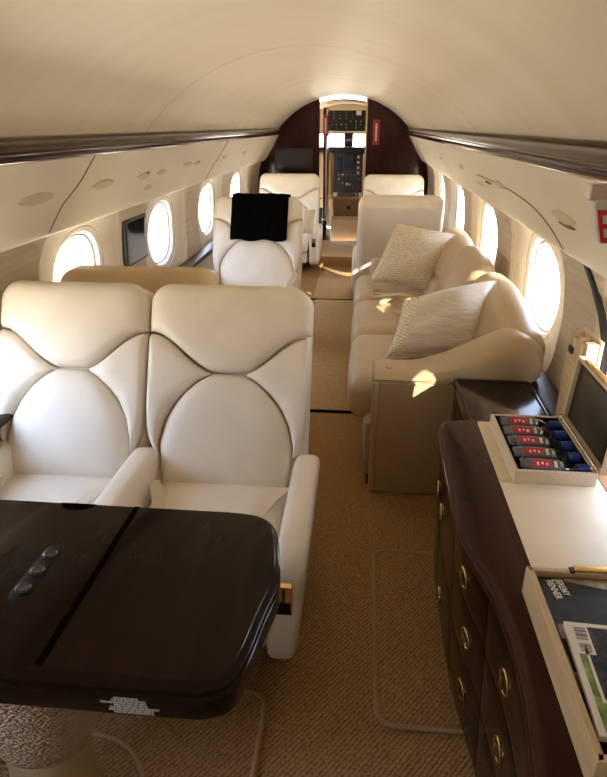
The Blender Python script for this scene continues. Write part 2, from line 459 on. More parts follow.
def lens(par, on, y, z, hy, hz, m='lens', name='lens_cover'):
    pts = [(hy*cos(t)*abs(cos(t))**.15, hz*sin(t)*abs(sin(t))**.25) for t in [2*pi*k/28 for k in range(28)]]
    vs = [on(y+p[0], z+p[1], .001) for p in pts]+[on(y+p[0]*.9, z+p[1]*.85, .006) for p in pts]
    fs = [(k,(k+1)%28,28+(k+1)%28,28+k) for k in range(28)]+[tuple(range(28,56))]
    new(name, vs, fs, m, par)
for (y, z, hy, hz) in ((2.19,1.305,.13,.022),(2.80,1.304,.12,.020),(3.35,1.30,.10,.018),(3.66,1.298,.09,.017),(4.22,1.31,.11,.017),(4.47,1.305,.09,.017),(5.4,1.305,.10,.017),(6.3,1.305,.10,.017)):
    lens(psuL, onL, y, z, hy, hz)
lens(psuL, onL, 3.52, 1.228, .07, .014)
lens(psuL, onL, 3.40, 1.312, .035, .007, 'seam', 'air_vent'); lens(psuL, onL, 4.5, 1.312, .04, .006, 'seam', 'air_vent')
for (y, z, hy, hz) in ((2.03,1.285,.13,.020),(3.0,1.30,.11,.018),(4.2,1.305,.10,.017),(5.4,1.305,.10,.017)):
    lens(psuR, onR, y, z, hy, hz)
lens(psuR, onR, 3.62, 1.253, .10, .010, 'lens', 'placard'); lens(psuR, onR, 2.02, 1.262, .09, .006, 'seam', 'air_vent'); lens(psuR, onR, 3.3, 1.285, .09, .005, 'seam', 'air_vent')
def seam_line(par, on, pts, name='panel_seam'):
    tube(name, [on(y, z, .0005) for (y, z) in [(p.x,p.y) for p in curve([(a,b,0) for a,b in pts], 8)]], .003, 'seam', par, 6)
seam_line(psuL, onL, [(2.56,1.455),(2.56,1.40),(2.52,1.33),(2.44,1.26),(2.42,1.20),(2.42,1.145)])
seam_line(psuR, onR, [(3.6,1.30),(3.1,1.30),(2.72,1.292),(2.42,1.265),(2.28,1.21),(2.25,1.145)])
seam_line(psuL, onL, [(5.2,1.455),(5.2,1.40),(5.16,1.33),(5.08,1.26),(5.06,1.20),(5.06,1.145)])
def rail(sg, name):
    pr = smooth_poly([(.742,1.452),(.738,1.478),(.748,1.498),(.775,1.505),(.86,1.505),(.86,1.44),(.80,1.440),(.765,1.440)], 1)
    v, f = rim_data([(p[0]*sg, p[1]) for p in pr], [(0,Y0),(0,0),(0,2),(0,4),(0,6),(0,8.29)], lambda x,y,h: (x,h,y))
    o = struct(new(name, v, f, 'rail'))
    pr2 = [(.7405,1.468),(.736,1.472),(.736,1.476),(.7405,1.480)]
    v, f = rim_data([(p[0]*sg, p[1]) for p in pr2], [(0,Y0),(0,8.28)], lambda x,y,h: (x,h,y))
    new('edge_strip', v, f, 'wood', o)
    return o
rail(-1,'trim_1'); rail(1,'trim_2')
# side ledges of dark wood
for sg, nm in ((-1,'trim_3'),(1,'trim_4')):
    for k,(ya,yb) in enumerate((((-2.2,8.2),) if sg<0 else ((1.86,8.2),))):
        struct(rbox(nm, (min(sg*.985,sg*1.085),ya,.545), (max(sg*.985,sg*1.085),yb,.58), .012, 'ledge', None, n=2))
# dark slot in the right wall panel
sl = B()
v, f = tube_data([(wallx(z)-.004, y, z) for (y, z) in ((2.17,1.12),(2.10,1.05),(2.03,.97),(1.985,.90),(1.96,.80),(1.955,.70))], .012, 6); sl.add(v, f)
struct(sl.build('trim_5', 'blackp'))

# forward bulkhead
bl = struct(rbox('wall_front', (-1.25,8.3,0), (-.3,8.34,1.95), .004, 'mahogany', None, n=1))
br = struct(rbox('wall_front', (.295,8.3,0), (1.25,8.34,1.95), .004, 'mahogany', None, n=1))
struct(rbox('trim_6', (.275,8.28,.13), (.296,8.36,1.9), .004, 'traywood', None, n=1))
scr = empty('bulkhead_monitor', (-.63,8.29,1.15), 0, 'dark rectangular screen on the mahogany bulkhead left of cockpit door', 'screen')
rbox('casing', (-.245,-.012,-.13), (.245,.008,.13), .006, 'blackp', scr)
rbox('screen_glass', (-.235,-.016,-.12), (.235,-.010,.12), .002, mat('grey_glass', (.045,.038,.038), .3, 0, 0, .3), scr)
def red_tag(x, y, z, w, h, label):
    t = empty('warning_tag', (x,y,z), 0, label, 'tag', 'red warning tags by the cockpit door')
    rbox('plate', (-w/2,-.004,-h/2), (w/2,.004,h/2), .002, 'redtag', t)
    b = B(); k = 0; zz = h*.34
    while zz > -h*.36:
        l = random.uniform(.010,.022); v, f = rbox_data((-w*.13,-.0055,zz-l),(w*.13,-.004,zz),.0004,None,1,1); b.add(v,f); zz -= l+.005
    b.build('white_print', 'paper', t)
red_tag(.41,8.292,1.465,.085,.29,'red vertical tag fixed on bulkhead right of cockpit door')

# aft-facing landing and steps ahead
struct(rbox('trim_7', (-.32,7.22,0), (.32,8.29,.125), .01, 'steppad', None, n=2))
struct(rbox('trim_8', (-.32,7.205,.0), (.32,7.22,.118), .004, 'runner', None, n=2))
st = struct(rbox('trim_9', (-.145,8.36,.0), (.30,8.75,.385), .015, 'steppad', None, n=3))
# aisle runners
for (ya, yb, xa, xb, lab) in ((3.235,5.70,-.14,.315,'tan aisle runner carpet between the sofa and the towel seat'),(5.725,7.2,-.175,.185,'tan aisle runner carpet leading up to the landing step')):
    o = rim('aisle_runner', rrect(xa,xb,ya,yb,.01,2), [(0,.0005),(0,.006),(.004,.009)], 'runner'); tag(o, lab, 'carpet runner')
for k, y in enumerate((3.222, 5.712)):
    struct(rbox('trim_%d' % (10+k), (-.36,y-.009,0), (.40,y+.009,.012), .003, 'inlay', None, n=1))

# ------------------------------------------------------------------ cockpit
ck = B()
v, f = grid(lambda a,b: (.95*cos(pi*a), 8.34+1.95*b, 1.15+.70*sin(pi*a)), 24, 6); ck.add(v, f)
ck.add([(-.95,8.34,-.02),(.95,8.34,-.02),(.95,10.3,-.02),(-.95,10.3,-.02)], [(0,1,2,3)])
ck.add([(-.95,9.15,0),(-.95,10.3,0),(-.95,10.3,1.16),(-.95,9.15,1.16)], [(0,1,2,3)])
ck.add([(.95,8.34,0),(.95,10.3,0),(.95,10.3,1.16),(.95,8.34,1.16)], [(0,1,2,3)])
ck.add([(-.95,10.29,0),(.95,10.29,0),(.95,10.29,1.14),(-.95,10.29,1.14)], [(0,1,2,3)])
ck.add([(-.95,10.29,1.42),(.95,10.29,1.42),(.95,10.29,1.9),(-.95,10.29,1.9)], [(0,1,2,3)])
struct(ck.build('wall_cockpit', mat('cockpit_lining', (.70,.60,.46), .6)))
w9 = struct(rbox('window_15', (-.05,10.24,1.12), (.09,10.29,1.44), .01, 'blackp', None, n=2))
new('window_pane', [(-.9,10.285,1.12),(-.05,10.285,1.12),(-.05,10.285,1.44),(-.9,10.285,1.44)], [(0,1,2,3)], 'pane', w9)
new('window_pane', [(.09,10.285,1.12),(.9,10.285,1.12),(.9,10.285,1.44),(.09,10.285,1.44)], [(0,1,2,3)], 'pane', w9)
cmp_ = empty('standby_compass', (.02,10.2,1.33), 0, 'small black compass on the windshield centre post', 'compass')
rbox('housing', (-.04,-.03,-.03), (.04,.03,.03), .012, 'blackp', cmp_); rbox('dial_window', (-.025,-.034,-.01), (.025,-.029,.012), .002, 'chrome', cmp_)
def switchgrid(par, x0, x1, z0, z1, y, nx, nz, name, m):
    for i in range(nx):
        for j in range(nz):
            if random.random() < .25: continue
            x = x0+(x1-x0)*(i+.5)/nx; z = z0+(z1-z0)*(j+.5)/nz; q = random.uniform(.006,.013)
            v, f = rbox_data((x-q,y-.008,z-q*.7),(x+q,y+.002,z+q*.7),.001,None,1,1); new(name, v, f, m, par, False)
op = empty('overhead_switch_panel', (0,9.45,1.62), 0, 'black overhead panel of switches above the cockpit windshield', 'control panel')
rbox('panel', (-.33,-.02,-.15), (.33,.3,.12), .01, 'blackp', op)
switchgrid(op, -.31, .31, -.13, .0, -.02, 9, 3, 'switch', M['chrome'])
switchgrid(op, -.31, .31, .0, .11, -.02, 7, 3, 'knob', mat('grey_knob', (.16,.16,.16), .5))
rbox('placard', (.14,-.026,.055), (.21,-.02,.115), .002, 'paper', op)
ip = empty('instrument_panel', (0,9.75,.95), 0, 'black cockpit instrument panel with dark displays and round gauges', 'control panel')
rbox('glareshield', (-.7,-.15,.22), (.7,.2,.30), .03, 'blackp', ip)
rbox('panel', (-.7,0,-.35), (.7,.1,.22), .01, mat('panel_grey', (.03,.032,.035), .45), ip)
for (x, z, w, h) in ((-.30,.08,.08,.10),(-.10,.05,.05,.10),(.045,.09,.085,.10),(.40,.08,.08,.10)):
    d = rbox('display', (x-w,-.015,z-h), (x+w,0,z+h), .006, 'blackp', ip)
    rbox('display_glass', (x-w*.85,-.018,z-h*.85), (x+w*.85,-.012,z+h*.85), .002, mat('blue_glass', (.012,.022,.045), .12, 0, .5), d)
for z in (.16,.085,.01,-.06):
    g = lathe('gauge', [(.030,0),(.030,.012),(.026,.015),(.024,.012)], 'blackp', ip, 18, Matrix.Translation((.185,0,z)) @ Matrix.Rotation(R(90),4,'X'))
    lathe('gauge_dial', [(.022,.0125),(.022,.0135)], 'chrome', g, 18, Matrix.Translation((.185,0,z)) @ Matrix.Rotation(R(90),4,'X'))
switchgrid(ip, -.25, .24, -.30, -.06, 0, 8, 4, 'switch', M['chrome'])
cp = empty('control_pedestal', (.05,9.2,0), 0, 'grey cockpit centre pedestal with throttle levers', 'control pedestal')
v, f = rim_data([(0,.30),(0,.56),(.25,.62),(.52,.70),(.52,.30)], [(.01,-.16),(0,-.15),(0,.15),(.01,.16)], lambda x,y,h: (h,x,y)); new('console', v, f, mat('console_grey', (.06,.06,.062), .5), cp)
for x in (-.06,-.02,.02,.06):
    l = tube('throttle_lever', [(x,.28,.63),(x,.25,.70),(x,.24,.74)], .008, 'chrome', cp, 8)
    lathe('lever_knob', [(.002,-.014),(.014,-.008),(.014,.008),(.002,.014)], 'white' if abs(x)<.03 else 'blackp', l, 10, Matrix.Translation((x,.24,.75)))
for i in range(7):
    for j in range(5):
        y = .03+j*.05; z = .563+(y/.25)*.06; x = -.12+i*.04; q = random.uniform(.008,.014)
        if random.random() < .8: v, f = rbox_data((x-q,y-q,z-.004),(x+q,y+q,z+random.uniform(.008,.018)),.002,None,1,1); new('button', v, f, 'chrome', cp, False)
rbox('front_box', (-.185,-.30,0), (.18,-.02,.60), .012, mat('tan_box', (.46,.29,.16), .5), cp)
lathe('latch_knob', [(.03,0),(.03,.02),(.02,.03)], 'blackp', cp, 16, Matrix.Translation((.03,-.30,.48)) @ Matrix.Rotation(R(90),4,'X'))
def pilot_seat(x, lab):
    p = empty('pilot_seat', (x,9.05,0), 0, lab, 'seat', 'tan cockpit seats')
    rbox('backrest', (-.22,-.05,.60), (.22,.06,1.20), .05, mat('tan_seat', (.46,.31,.17), .55), p)
    rbox('seat_cushion', (-.22,.0,.45), (.22,.45,.60), .04, 'tan', p); rbox('pedestal', (-.15,.05,0), (.15,.35,.46), .02, 'blackp', p)
pilot_seat(-.37, 'tan pilot seat back left of the cockpit pedestal'); pilot_seat(.475, 'tan pilot seat back right of the cockpit pedestal')
# open cockpit door leaf seen edge on
dr = struct(rbox('door_1', (-.255,8.37,.02), (-.205,8.95,1.75), .008, 'mahogany', None, n=2))
rbox('door_edge', (-.222,8.355,.40), (-.204,8.37,1.74), .003, mat('edge_highlight', (.55,.40,.33), .4), dr, n=1)  # pink highlight on the door edge, painted as a pale strip
red_tag(-.228,8.345,1.54,.062,.25,'red vertical tag on the edge of the open cockpit door')
rbox('handle_plate', (-.262,8.36,.37), (-.20,8.38,.40), .003, 'chrome', dr, n=1)

# ------------------------------------------------------------------ cabin seats
def make_seat(name, loc, rz, w, label, m='cream', rec=25, H=.69, arms=None, group=None, belts=True, handle=None, zb=.378, plain=False):
    t = empty(name, loc, rz, label, 'seat', group)
    W = w/2; r = R(rec)
    Bo = Vector((0,.315,zb)); U = Vector((0,sin(r),cos(r))); N = Vector((0,-cos(r),sin(r)))
    def P(u, v): return Bo+Vector((1,0,0))*u+U*v
    fr = Matrix(((1,0,0,0),(0,N.y,U.y,0),(0,N.z,U.z,0),(0,0,0,1))); fr = Matrix.Translation(Bo) @ fr     # (u, depth, v)
    rr = .085
    def top(u): q = max(0, abs(u)-(W-rr)); return H-rr+math.sqrt(max(0, rr*rr-q*q))
    def seam(u): return H*(.535+.205*sstep(.14, .98, abs(u)/W))
    rbox('back_shell', (-W,-.115,-.12), (W,.06 if plain else .012,H+(.022 if plain else -.006)), .085 if plain else .060, m, t, mx=fr, seg=6, n=5)
    def Ph(a, b):
        u = (2*a-1)*W*.998; s = seam(u)+.004; return P(u, s+(top(u)-s)*b)
    cushion('headrest', Ph, N, .030, .058, m, t, 40, 22, 5, .42)
    ctab = [(-.05,.78),(0,.79),(.16,.83),(.27,.77),(.36,.66),(.43,.53),(.49,.37),(.525,.22),(.55,.15)]
    def cw(v): return W*interp(ctab, v/H)
    def Pc(a, b):
        v = -.06*H+(seam(0)-.003+.06*H)*b; c = cw(v)-.002; return P((2*a-1)*c, v)
    cushion('back_cushion', Pc, N, .030, .044, m, t, 30, 34, 5, .45)
    for sg in (-1, 1):
        vtop = .525*H
        def A(q): v = .10*H+(vtop-.10*H)*q; return Vector((sg*(cw(v)+.002), v))
        def Bc(q):
            if q < .62: k = q/.62; v = .13*H+(seam(W)-.004-.13*H)*k; return Vector((sg*(W-.03*(1-k)**6), v))
            k = (q-.62)/.38; u = W+(cw(vtop)+.006-W)*k; return Vector((sg*u, seam(u)-.004))
        def Pb(a, b): p = A(b).lerp(Bc(b), a); return P(p.x, p.y)
        cushion('side_bolster', Pb, N, .030, .044, m, t, 16, 40, 4, .45)
    rbox('seat_cushion', (-W*.80,-.30,zb-.13), (W*.80,.30,zb-.005), .045, m, t, crown=[(2,1,.018)])
    rbox('seat_base', (-W*.78,-.24,.12), (W*.78,.40,zb-.12), .03, m, t)
    rbox('pedestal', (-W*.55,-.15,0), (W*.55,.30,.125), .01, 'blackp', t)
    for k, (x0, x1, tp) in enumerate(arms or ()):
        pr = smooth_poly([(.36,.48),(.20,.49),(-.02,.495),(-.15,.485),(-.225,.445),(-.265,.36),(-.285,.14),(-.22,.10),(.34,.10),(.40,.30)], 2)
        h = (x1-x0)/2; c = (x0+x1)/2
        def to(x, y, q, c=c, tp=tp): return (c+q+tp*(.55-y), x, y)
        v, f = rim_data(pr, [(.03,-h),(.012,-h+.006),(.003,-h+.016),(0,-h+.03),(0,h-.03),(.003,h-.016),(.012,h-.006),(.03,h)], to)
        ar = new('armrest', v, f, m, t)
        ss = [(p[0], p[1]) for p in pr]
        if handle is not None and handle == k:
            yb_ = -.272; zc = .36
            pl = rbox('recline_handle', (c-.022+tp*.24,yb_-.010,zc-.048), (c+.022+tp*.24,yb_+.016,zc+.048), .003, 'gold', t, n=2)
            rbox('lever', (c-.004+tp*.24,yb_-.018,zc+.0), (c+.004+tp*.24,yb_-.006,zc+.044), .002, 'blackp', pl, n=1)
            rbox('latch_plate', (c-.019+tp*.24,yb_-.013,zc-.044), (c+.019+tp*.24,yb_-.008,zc-.004), .001, 'wood', pl, n=1)
    if belts:
        for sg in (-1, 1):
            x = sg*W*.66; z = zb+.010
            pts = curve([(sg*W*.80,.22,z+.01),(x,.13,z+.022),(x-sg*.03,.05,z+.018),(x-sg*.06,-.05,z+.014),(x-sg*.05,-.12,z+.012)], 6)
            ribbon('seat_belt', pts, .042, 'creambelt', t, side=(1,.25,0))
    return t
PAIR = 'aft-facing cream seat pair behind the table'
make_seat('cabin_seat', (-.181,1.555,0), 0, .588, 'cream leather seat nearest the aisle, directly behind the dark table', arms=[(-.335,-.24,0),(.262,.352,-.085)], handle=1)
make_seat('cabin_seat', (-.765,1.555,0), 0, .565, 'cream leather seat at far left by the window, behind the dark table', arms=[(-.285,-.215,.12)])
make_seat('cabin_seat', (-.70,3.12,0), pi, .71, 'shade-toned beige seat seen from behind, back to back with cream pair', 'shadeseat', rec=22, arms=[(-.38,-.29,0),(.24,.32,-.12)], H=.62, belts=False, plain=True)
make_seat('cabin_seat', (-.555,4.46,0), 0, .72, 'cream seat with a black fleece throw over its headrest', arms=[(-.41,-.30,0),(.27,.34,0)], belts=False)
make_seat('cabin_seat', (-.60,7.02,0), 0, .72, 'cream seat at front left below the bulkhead screen', arms=[(-.40,-.30,0),(.30,.41,0)], handle=1, belts=False)
make_seat('cabin_seat', (.625,6.95,0), 0, .70, 'cream seat at front right facing aft near the cockpit door', arms=[(-.40,-.30,0),(.30,.38,0)], belts=False)
make_seat('cabin_seat', (.60,5.83,0), pi, .715, 'white seat seen from behind at the far end of the sofa', rec=17, H=.65, arms=[(-.38,-.29,0),(.30,.40,0)], belts=False, plain=True)

# black throw over the headrest
thr = empty('black_throw', (-.555,4.46,0), 0, 'black fleece throw draped over a cream headrest', 'throw')
r = R(25); Bo = Vector((0,.315,.374)); U = Vector((0,sin(r),cos(r))); N = Vector((0,-cos(r),sin(r)))
path = [(.100,.33),(.104,.45),(.106,.56),(.104,.64),(.085,.70),(.03,.718),(-.05,.716),(-.11,.70),(-.145,.64),(-.145,.50),(-.145,.42)]
path = curve([(a,b,0) for a,b in path], 5); npth = len(path)-1
def throw_pt(a, b, off):
    p = path[round(b*npth)]; q0 = path[max(0,round(b*npth)-1)]; q1 = path[min(npth,round(b*npth)+1)]
    t = (q1-q0).normalized(); nn = Vector((t.y,-t.x,0)); nn = -nn if False else nn
    u = -.205+.455*a+.012*(b-.3)
    wv = .003*sin(a*11+b*9)+.002*sin(a*31-b*23)
    d, vv = p.x, p.y
    if b < .03 or b > .97: vv += .008*sin(a*13)
    d -= nn.x*(off+wv); vv -= nn.y*(off+wv)
    return Bo+Vector((1,0,0))*u+U*vv+N*d
v1, f1 = grid(lambda a,b: throw_pt(a,b,.022*(prof1(a,10))**.5), 50, npth)
v2, f2 = grid(lambda a,b: throw_pt(a,b,-.002), 50, npth)
bb = B().add(v1,f1); n_ = len(v1); bb.add(v2,f2); nv = npth
idx = lambda i,j: i*(nv+1)+j
ring = [idx(i,0) for i in range(50)]+[idx(50,j) for j in range(nv)]+[idx(i,nv) for i in range(50,0,-1)]+[idx(0,j) for j in range(nv,0,-1)]
for k in range(len(ring)): i, j = ring[k], ring[(k+1)%len(ring)]; bb.f.append((i,j,j+n_,i+n_))
bb.build('fleece', 'fur', thr)

# ------------------------------------------------------------------ sofa
so = empty('sofa', (.62,3.6,0), 0, 'long tan leather three-seat sofa along the right side', 'sofa')
off = Vector((-.62,-3.6,0)); T = Matrix.Translation(off)
YA, YB = 2.385, 4.93
rbox('base', (.325,2.50,.02), (.98,4.90,.30), .015, 'arm_panel', so, mx=T)
rbox('plinth', (.34,2.46,0), (.97,4.88,.03), .004, 'blackp', so, mx=T, n=1)
ys = [2.60, 3.36, 4.10, 4.86]
for k in range(3):
    a, b = ys[k]+.003, ys[k+1]-.003
    def bend(p, a=a, b=b):
        q = p.copy(); t = (q.x-.245)/.56
        g = .012*math.exp(-((q.x-.56)/.018)**2); 
        if q.z > .40: q.z -= g
        if q.x < .40: q.x -= .01*(1-((2*(q.y-a)/(b-a)-1)**2))
        return q
    rbox('seat_cushion', (.245,a,.25), (.82,b,.455), .075, 'tan', so, crown=[(2,1,.022)], mx=T, bend=bend, seg=5, n=16)
ln_ = R(24)
for k in range(3):
    a, b = (ys[k] if k else 2.395)+.002, ys[k+1]-.002
    Uv = Vector((sin(ln_),0,cos(ln_))); Nv = Vector((-cos(ln_),0,sin(ln_)))
    o_ = Vector((.80,0,.40))
    mx = T @ Matrix.Translation(o_) @ Matrix(((Nv.x,0,Uv.x,0),(0,1,0,0),(Nv.z,0,Uv.z,0),(0,0,0,1)))
    def bend(p, a=a, b=b, k=k):
        q = p.copy(); e = (q.y-a)/(b-a)*2-1
        if k == 0: e = max(e, 0)
        e = abs(e)**7
        if q.x > 0:
            q.x -= .022*math.exp(-((q.z-.17)/.02)**2)+.035*e
        q.z -= .04*e*max(0,q.z/.47)
        if k == 0:
            t = 1-sstep(2.40, 2.95, q.y)
            if q.z > 0: q.z *= 1-.14*t
            q.x -= .05*t
        return q
    rbox('back_cushion', (-.075,a,-.05), (.075,b,.47), .074, 'tan', so, crown=[(0,1,.040),(2,1,.03)], mx=mx, bend=bend, seg=6, n=20)
rbox('back_frame', (.92,2.45,.0), (1.0,4.92,.62), .02, 'tan', so, mx=T)
def arm(ya, yb, far):
    def ztop(x): return .588+.20*sstep(.50,1.03,x)
    n = 40; m_ = 28; vs = []; fs = []
    for i in range(n+1):
        x = .350+(1.035-.350)*(.5-.5*cos(pi*i/n))
        # end rounding
        e = min((x-.350)/.05, (1.035-x)/.16, 1); e = math.sqrt(max(0, 1-(1-e)**2))
        bul = .018*sstep(.55,.95,x)
        y0, y1, z0, z1 = ya-bul, yb+bul*.3, .545-.03*sstep(.7,1,x), ztop(x)
        cy, cz_ = (y0+y1)/2, (z0+z1)/2; hy, hz = (y1-y0)/2*(.80+.20*e), (z1-z0)/2*(.25+.75*e)
        for k in range(m_):
            th = 2*pi*k/m_; a, b = superell(th, hy, hz, 3.2 if sin(th) > 0 else 6)
            vs.append(Vector((x, cy+a, cz_+b))+off)
    for i in range(n):
        for k in range(m_): fs.append((i*m_+k, i*m_+(k+1)%m_, (i+1)*m_+(k+1)%m_, (i+1)*m_+k))
    fs += [tuple(range(m_)), tuple(n*m_+k for k in range(m_))]
    return new('armrest', vs, fs, 'tan', so)
a1 = arm(2.378, 2.615, False)
lathe('recline_button', [(.016,0),(.016,.004),(.011,.007),(.003,.006)], 'tan', a1, 18, Matrix.Translation(Vector((.42,2.47,.587))+off))
rbox('end_panel', (.352,2.390,.0), (1.0,2.60,.56), .012, 'arm_panel', so, mx=T)
rbox('end_welt', (.350,2.380,.012), (.378,2.42,.55), .010, 'tan', so, mx=T)
tube('panel_piping', [Vector(p)+off for p in ((.385,2.388,.545),(.60,2.388,.545),(.98,2.388,.545))], .004, 'tan', so)
rbox('far_armrest', (.36,4.88,.0), (1.0,5.02,.56), .04, 'tan', so, mx=T)
def sbelt(pts, side): ribbon('seat_belt', [Vector(p)+off for p in curve(pts, 7)], .05, 'belt', so, .002, side)
sbelt([(.78,3.98,.485),(.66,3.99,.492),(.56,4.01,.512),(.47,4.03,.500),(.40,4.07,.492),(.36,4.10,.49)], (0,1,.1))
sbelt([(.76,3.66,.485),(.66,3.70,.50),(.62,3.74,.545),(.57,3.76,.53),(.585,3.70,.49),(.50,3.66,.492)], (0,1,.3))
sbelt([(.77,3.60,.49),(.70,3.60,.53),(.65,3.57,.51),(.60,3.52,.492)], (0.2,1,0))
sbelt([(.52,4.02,.495),(.45,3.94,.492),(.42,3.84,.49)], (1,.2,0))
rbox('belt_buckle', (.37,4.06,.492), (.42,4.12,.506), .004, 'gold', so, mx=T)

def pillow(name, c, thick, label, mf, mb, border=None, pipe='satin'):
    """c = four corners BL, BR, TR, TL in the world"""
    c = [Vector(p) for p in c]; ctr = sum(c, Vector())/4
    t = empty(name, ctr, 0, label, 'pillow')
    c = [p-ctr for p in c]
    n = ((c[1]-c[0]).cross(c[3]-c[0])).normalized()
    def P(a, b):
        ai = .5+(a-.5)*(1-.07*(1-(2*b-1)**2)*0-.05*(1-(2*b-1)**2)); bi = .5+(b-.5)*(1-.05*(1-(2*a-1)**2))
        return c[0]*(1-ai)*(1-bi)+c[1]*ai*(1-bi)+c[2]*ai*bi+c[3]*(1-ai)*bi
    def th(a, b): return thick/2*(max(0,1-(2*a-1)**2)*max(0,1-(2*b-1)**2))**.42*(1+.05*sin(9*a+4*b)+.04*sin(14*b-6*a))
    def half(nm, sg, m, a0, a1, lift=0):
        v, f = grid(lambda a,b: P(a0+(a1-a0)*a, b)+n*sg*(th(a0+(a1-a0)*a, b)+lift), 30, 30); return new(nm, v, f, m, t)
    if border:
        half('satin_panel', 1, mf, border, 1); half('patterned_end', 1, 'pattern', 0, border)
    else: half('front_panel', 1, mf, 0, 1)
    half('back_panel', -1, mb, 0, 1)
    rng = [P(k/14,0) for k in range(14)]+[P(1,k/14) for k in range(14)]+[P(1-k/14,1) for k in range(14)]+[P(0,1-k/14) for k in range(14)]
    tube('piping', rng, .0045, pipe, t, 6, True)
    if border: tube('border_piping', [P(border,k/20)+n*th(border,k/20) for k in range(21)], .004, pipe, t, 6)
    return t
pillow('throw_pillow', [(.345,4.27,.535),(.755,4.22,.49),(.955,4.42,.845),(.525,4.50,.91)], .17, 'cream and gold wavy-patterned pillow at the far end of sofa', 'pattern', 'satin', pipe='pattern')
pillow('throw_pillow', [(.415,2.70,.545),(.85,2.74,.555),(.935,2.98,.86),(.50,2.98,.74)], .23, 'plain cream satin pillow leaning by the near sofa arm', 'satin', 'pattern', .17)
pillow('throw_pillow', [(-.42,6.78,.45),(-.26,6.72,.47),(-.24,6.84,.70),(-.40,6.94,.70)], .10, 'small beige pillow on the front left seat', 'belt', 'belt', pipe='belt')

# ------------------------------------------------------------------ table
tb = empty('dining_table', (-.3,.97,0), 0, 'glossy dark walnut fold-out table in left foreground', 'table')
to_ = Vector((-.3,.97,0))
out = [(-1.05,1.235),(-.02,1.235)]+[(p.x,p.y) for p in curve([(-.02,1.235,0),(.055,1.225,0),(.098,1.185,0),(.122,1.10,0),(.133,1.0,0),(.117,.90,0),(.102,.80,0),(.080,.738,0),(.030,.717,0)],5)][1:]+[(-.06,.716),(-1.05,.716)]
lo = [(x-to_.x, y-to_.y) for x, y in out]
rim('tabletop', lo, [(.014,.594),(.004,.597),(0,.604),(0,.645),(.003,.648),(.003,.650),(0,.653),(.006,.656),(.006,.659),(.0,.662),(.0,.668),(.006,.674),(.012,.676),(.014,.679),(.020,.680)], 'wood', tb)
rim('inlay_strip', [(-.257-to_.x,1.222-to_.y),(-.243-to_.x,1.222-to_.y),(-.251-to_.x,.737-to_.y),(-.266-to_.x,.737-to_.y)], [(0,.678),(0,.6806)], 'inlay', tb)
rcs = [(-.382+.004*t_-to_.x+.024*cos(a)*.9, .905+.13*t_-to_.y+.024*sin(a)) for t_, a in [(0,R(160+18*k)) for k in range(11)]+[(1,R(-20+18*k)) for k in range(11)]]
rim('control_recess', rcs, [(0,.679),(0,.6804),(.003,.6808)], mat('recess_brown', (.010,.005,.003), .5, 0, 0, .1), tb)
for k, (x, y) in enumerate(((-.382,.918),(-.380,.972),(-.378,1.026))):
    mx = Matrix.Translation((x-to_.x, y-to_.y, .6806))
    g = lathe('control_button', [(.0125,0),(.0125,.002),(.011,.003),(.004,.0025)], 'blackp', tb, 20, mx)
    tube('button_ring', [mx @ Vector((.0145*cos(q*pi/12), .0145*sin(q*pi/12), .001)) for q in range(24)], .0014, 'dimbronze', g, 6, True)
rim('edge_notch', [(-.40-to_.x+.045*cos(R(180+15*k)), 1.222-to_.y+.028*sin(R(180+15*k))) for k in range(13)], [(0,.679),(0,.6803)], 'inlay', tb)
# placard print on the near edge: rows of tiny dashes
pb = B(); rows = [(-.025,.020),(-.030,.032),(-.050,.034),(-.026,.036),(-.034,.056),(-.036,.046),(-.028,.046)]
for i, (a, b) in enumerate(rows):
    z = .632-i*.0056; x = a
    while x < b:
        l = random.uniform(.007,.016); e = min(x+l, b); v, f = rbox_data((x,-.0006,z-.0021),(e-.0012,.0002,z+.0021),.0002,None,1,1); pb.add(v, f, Matrix.Translation((-.093-to_.x,.7155-to_.y,.010))); x = e
pb.build('placard_print', mat('placard_white', (.46,.44,.42), .6), tb)
# pedestal: tan column with a woven boucle sleeve
pc = Vector((-.40-to_.x,.905-to_.y,0))
def elli(prof, n=40):
    vs, fs = lathe_data(prof, n); return [Vector((p.x*1.05, p.y*.85, p.z))+pc for p in vs], fs
pd = new('pedestal', *elli([(.100,0),(.102,.012),(.10,.02),(.098,.06),(.092,.26),(.095,.36),(.110,.57),(.115,.59)]), 'pedestal', tb)
v, f = elli([(.090,.262),(.104,.272),(.118,.31),(.128,.37),(.132,.45),(.134,.582),(.10,.588)], 64)
new('woven_sleeve', v, f, 'boucle', tb)
tube('floor_ring', [pc+Vector((.19*cos(q*pi/20),.19*sin(q*pi/20),.010)) for q in range(40)], .007, 'binding', tb, 8, True)

# floor mats
def floor_mat(name, loc, x0, x1, y0, y1, r, label):
    t = empty(name, loc, 0, label, 'floor mat'); lx, ly = loc[0], loc[1]
    o_ = [(x-lx,y-ly) for x, y in rrect(x0,x1,y0,y1,r)]
    rim('pile', o_, [(0,.0005),(0,.007),(.006,.009)], 'mat', t)
    tube('bound_edge', [(x,y,.008) for x, y in o_], .0075, 'binding', t, 8, True); return t
floor_mat('floor_mat', (.50,1.58,0), .372,.66,1.20,1.965,.05, 'ribbed tan floor mat beside the dark credenza')
floor_mat('floor_mat', (-.3,.9,0), -.62,.052,.55,1.27,.05, 'ribbed tan floor mat under the walnut table')

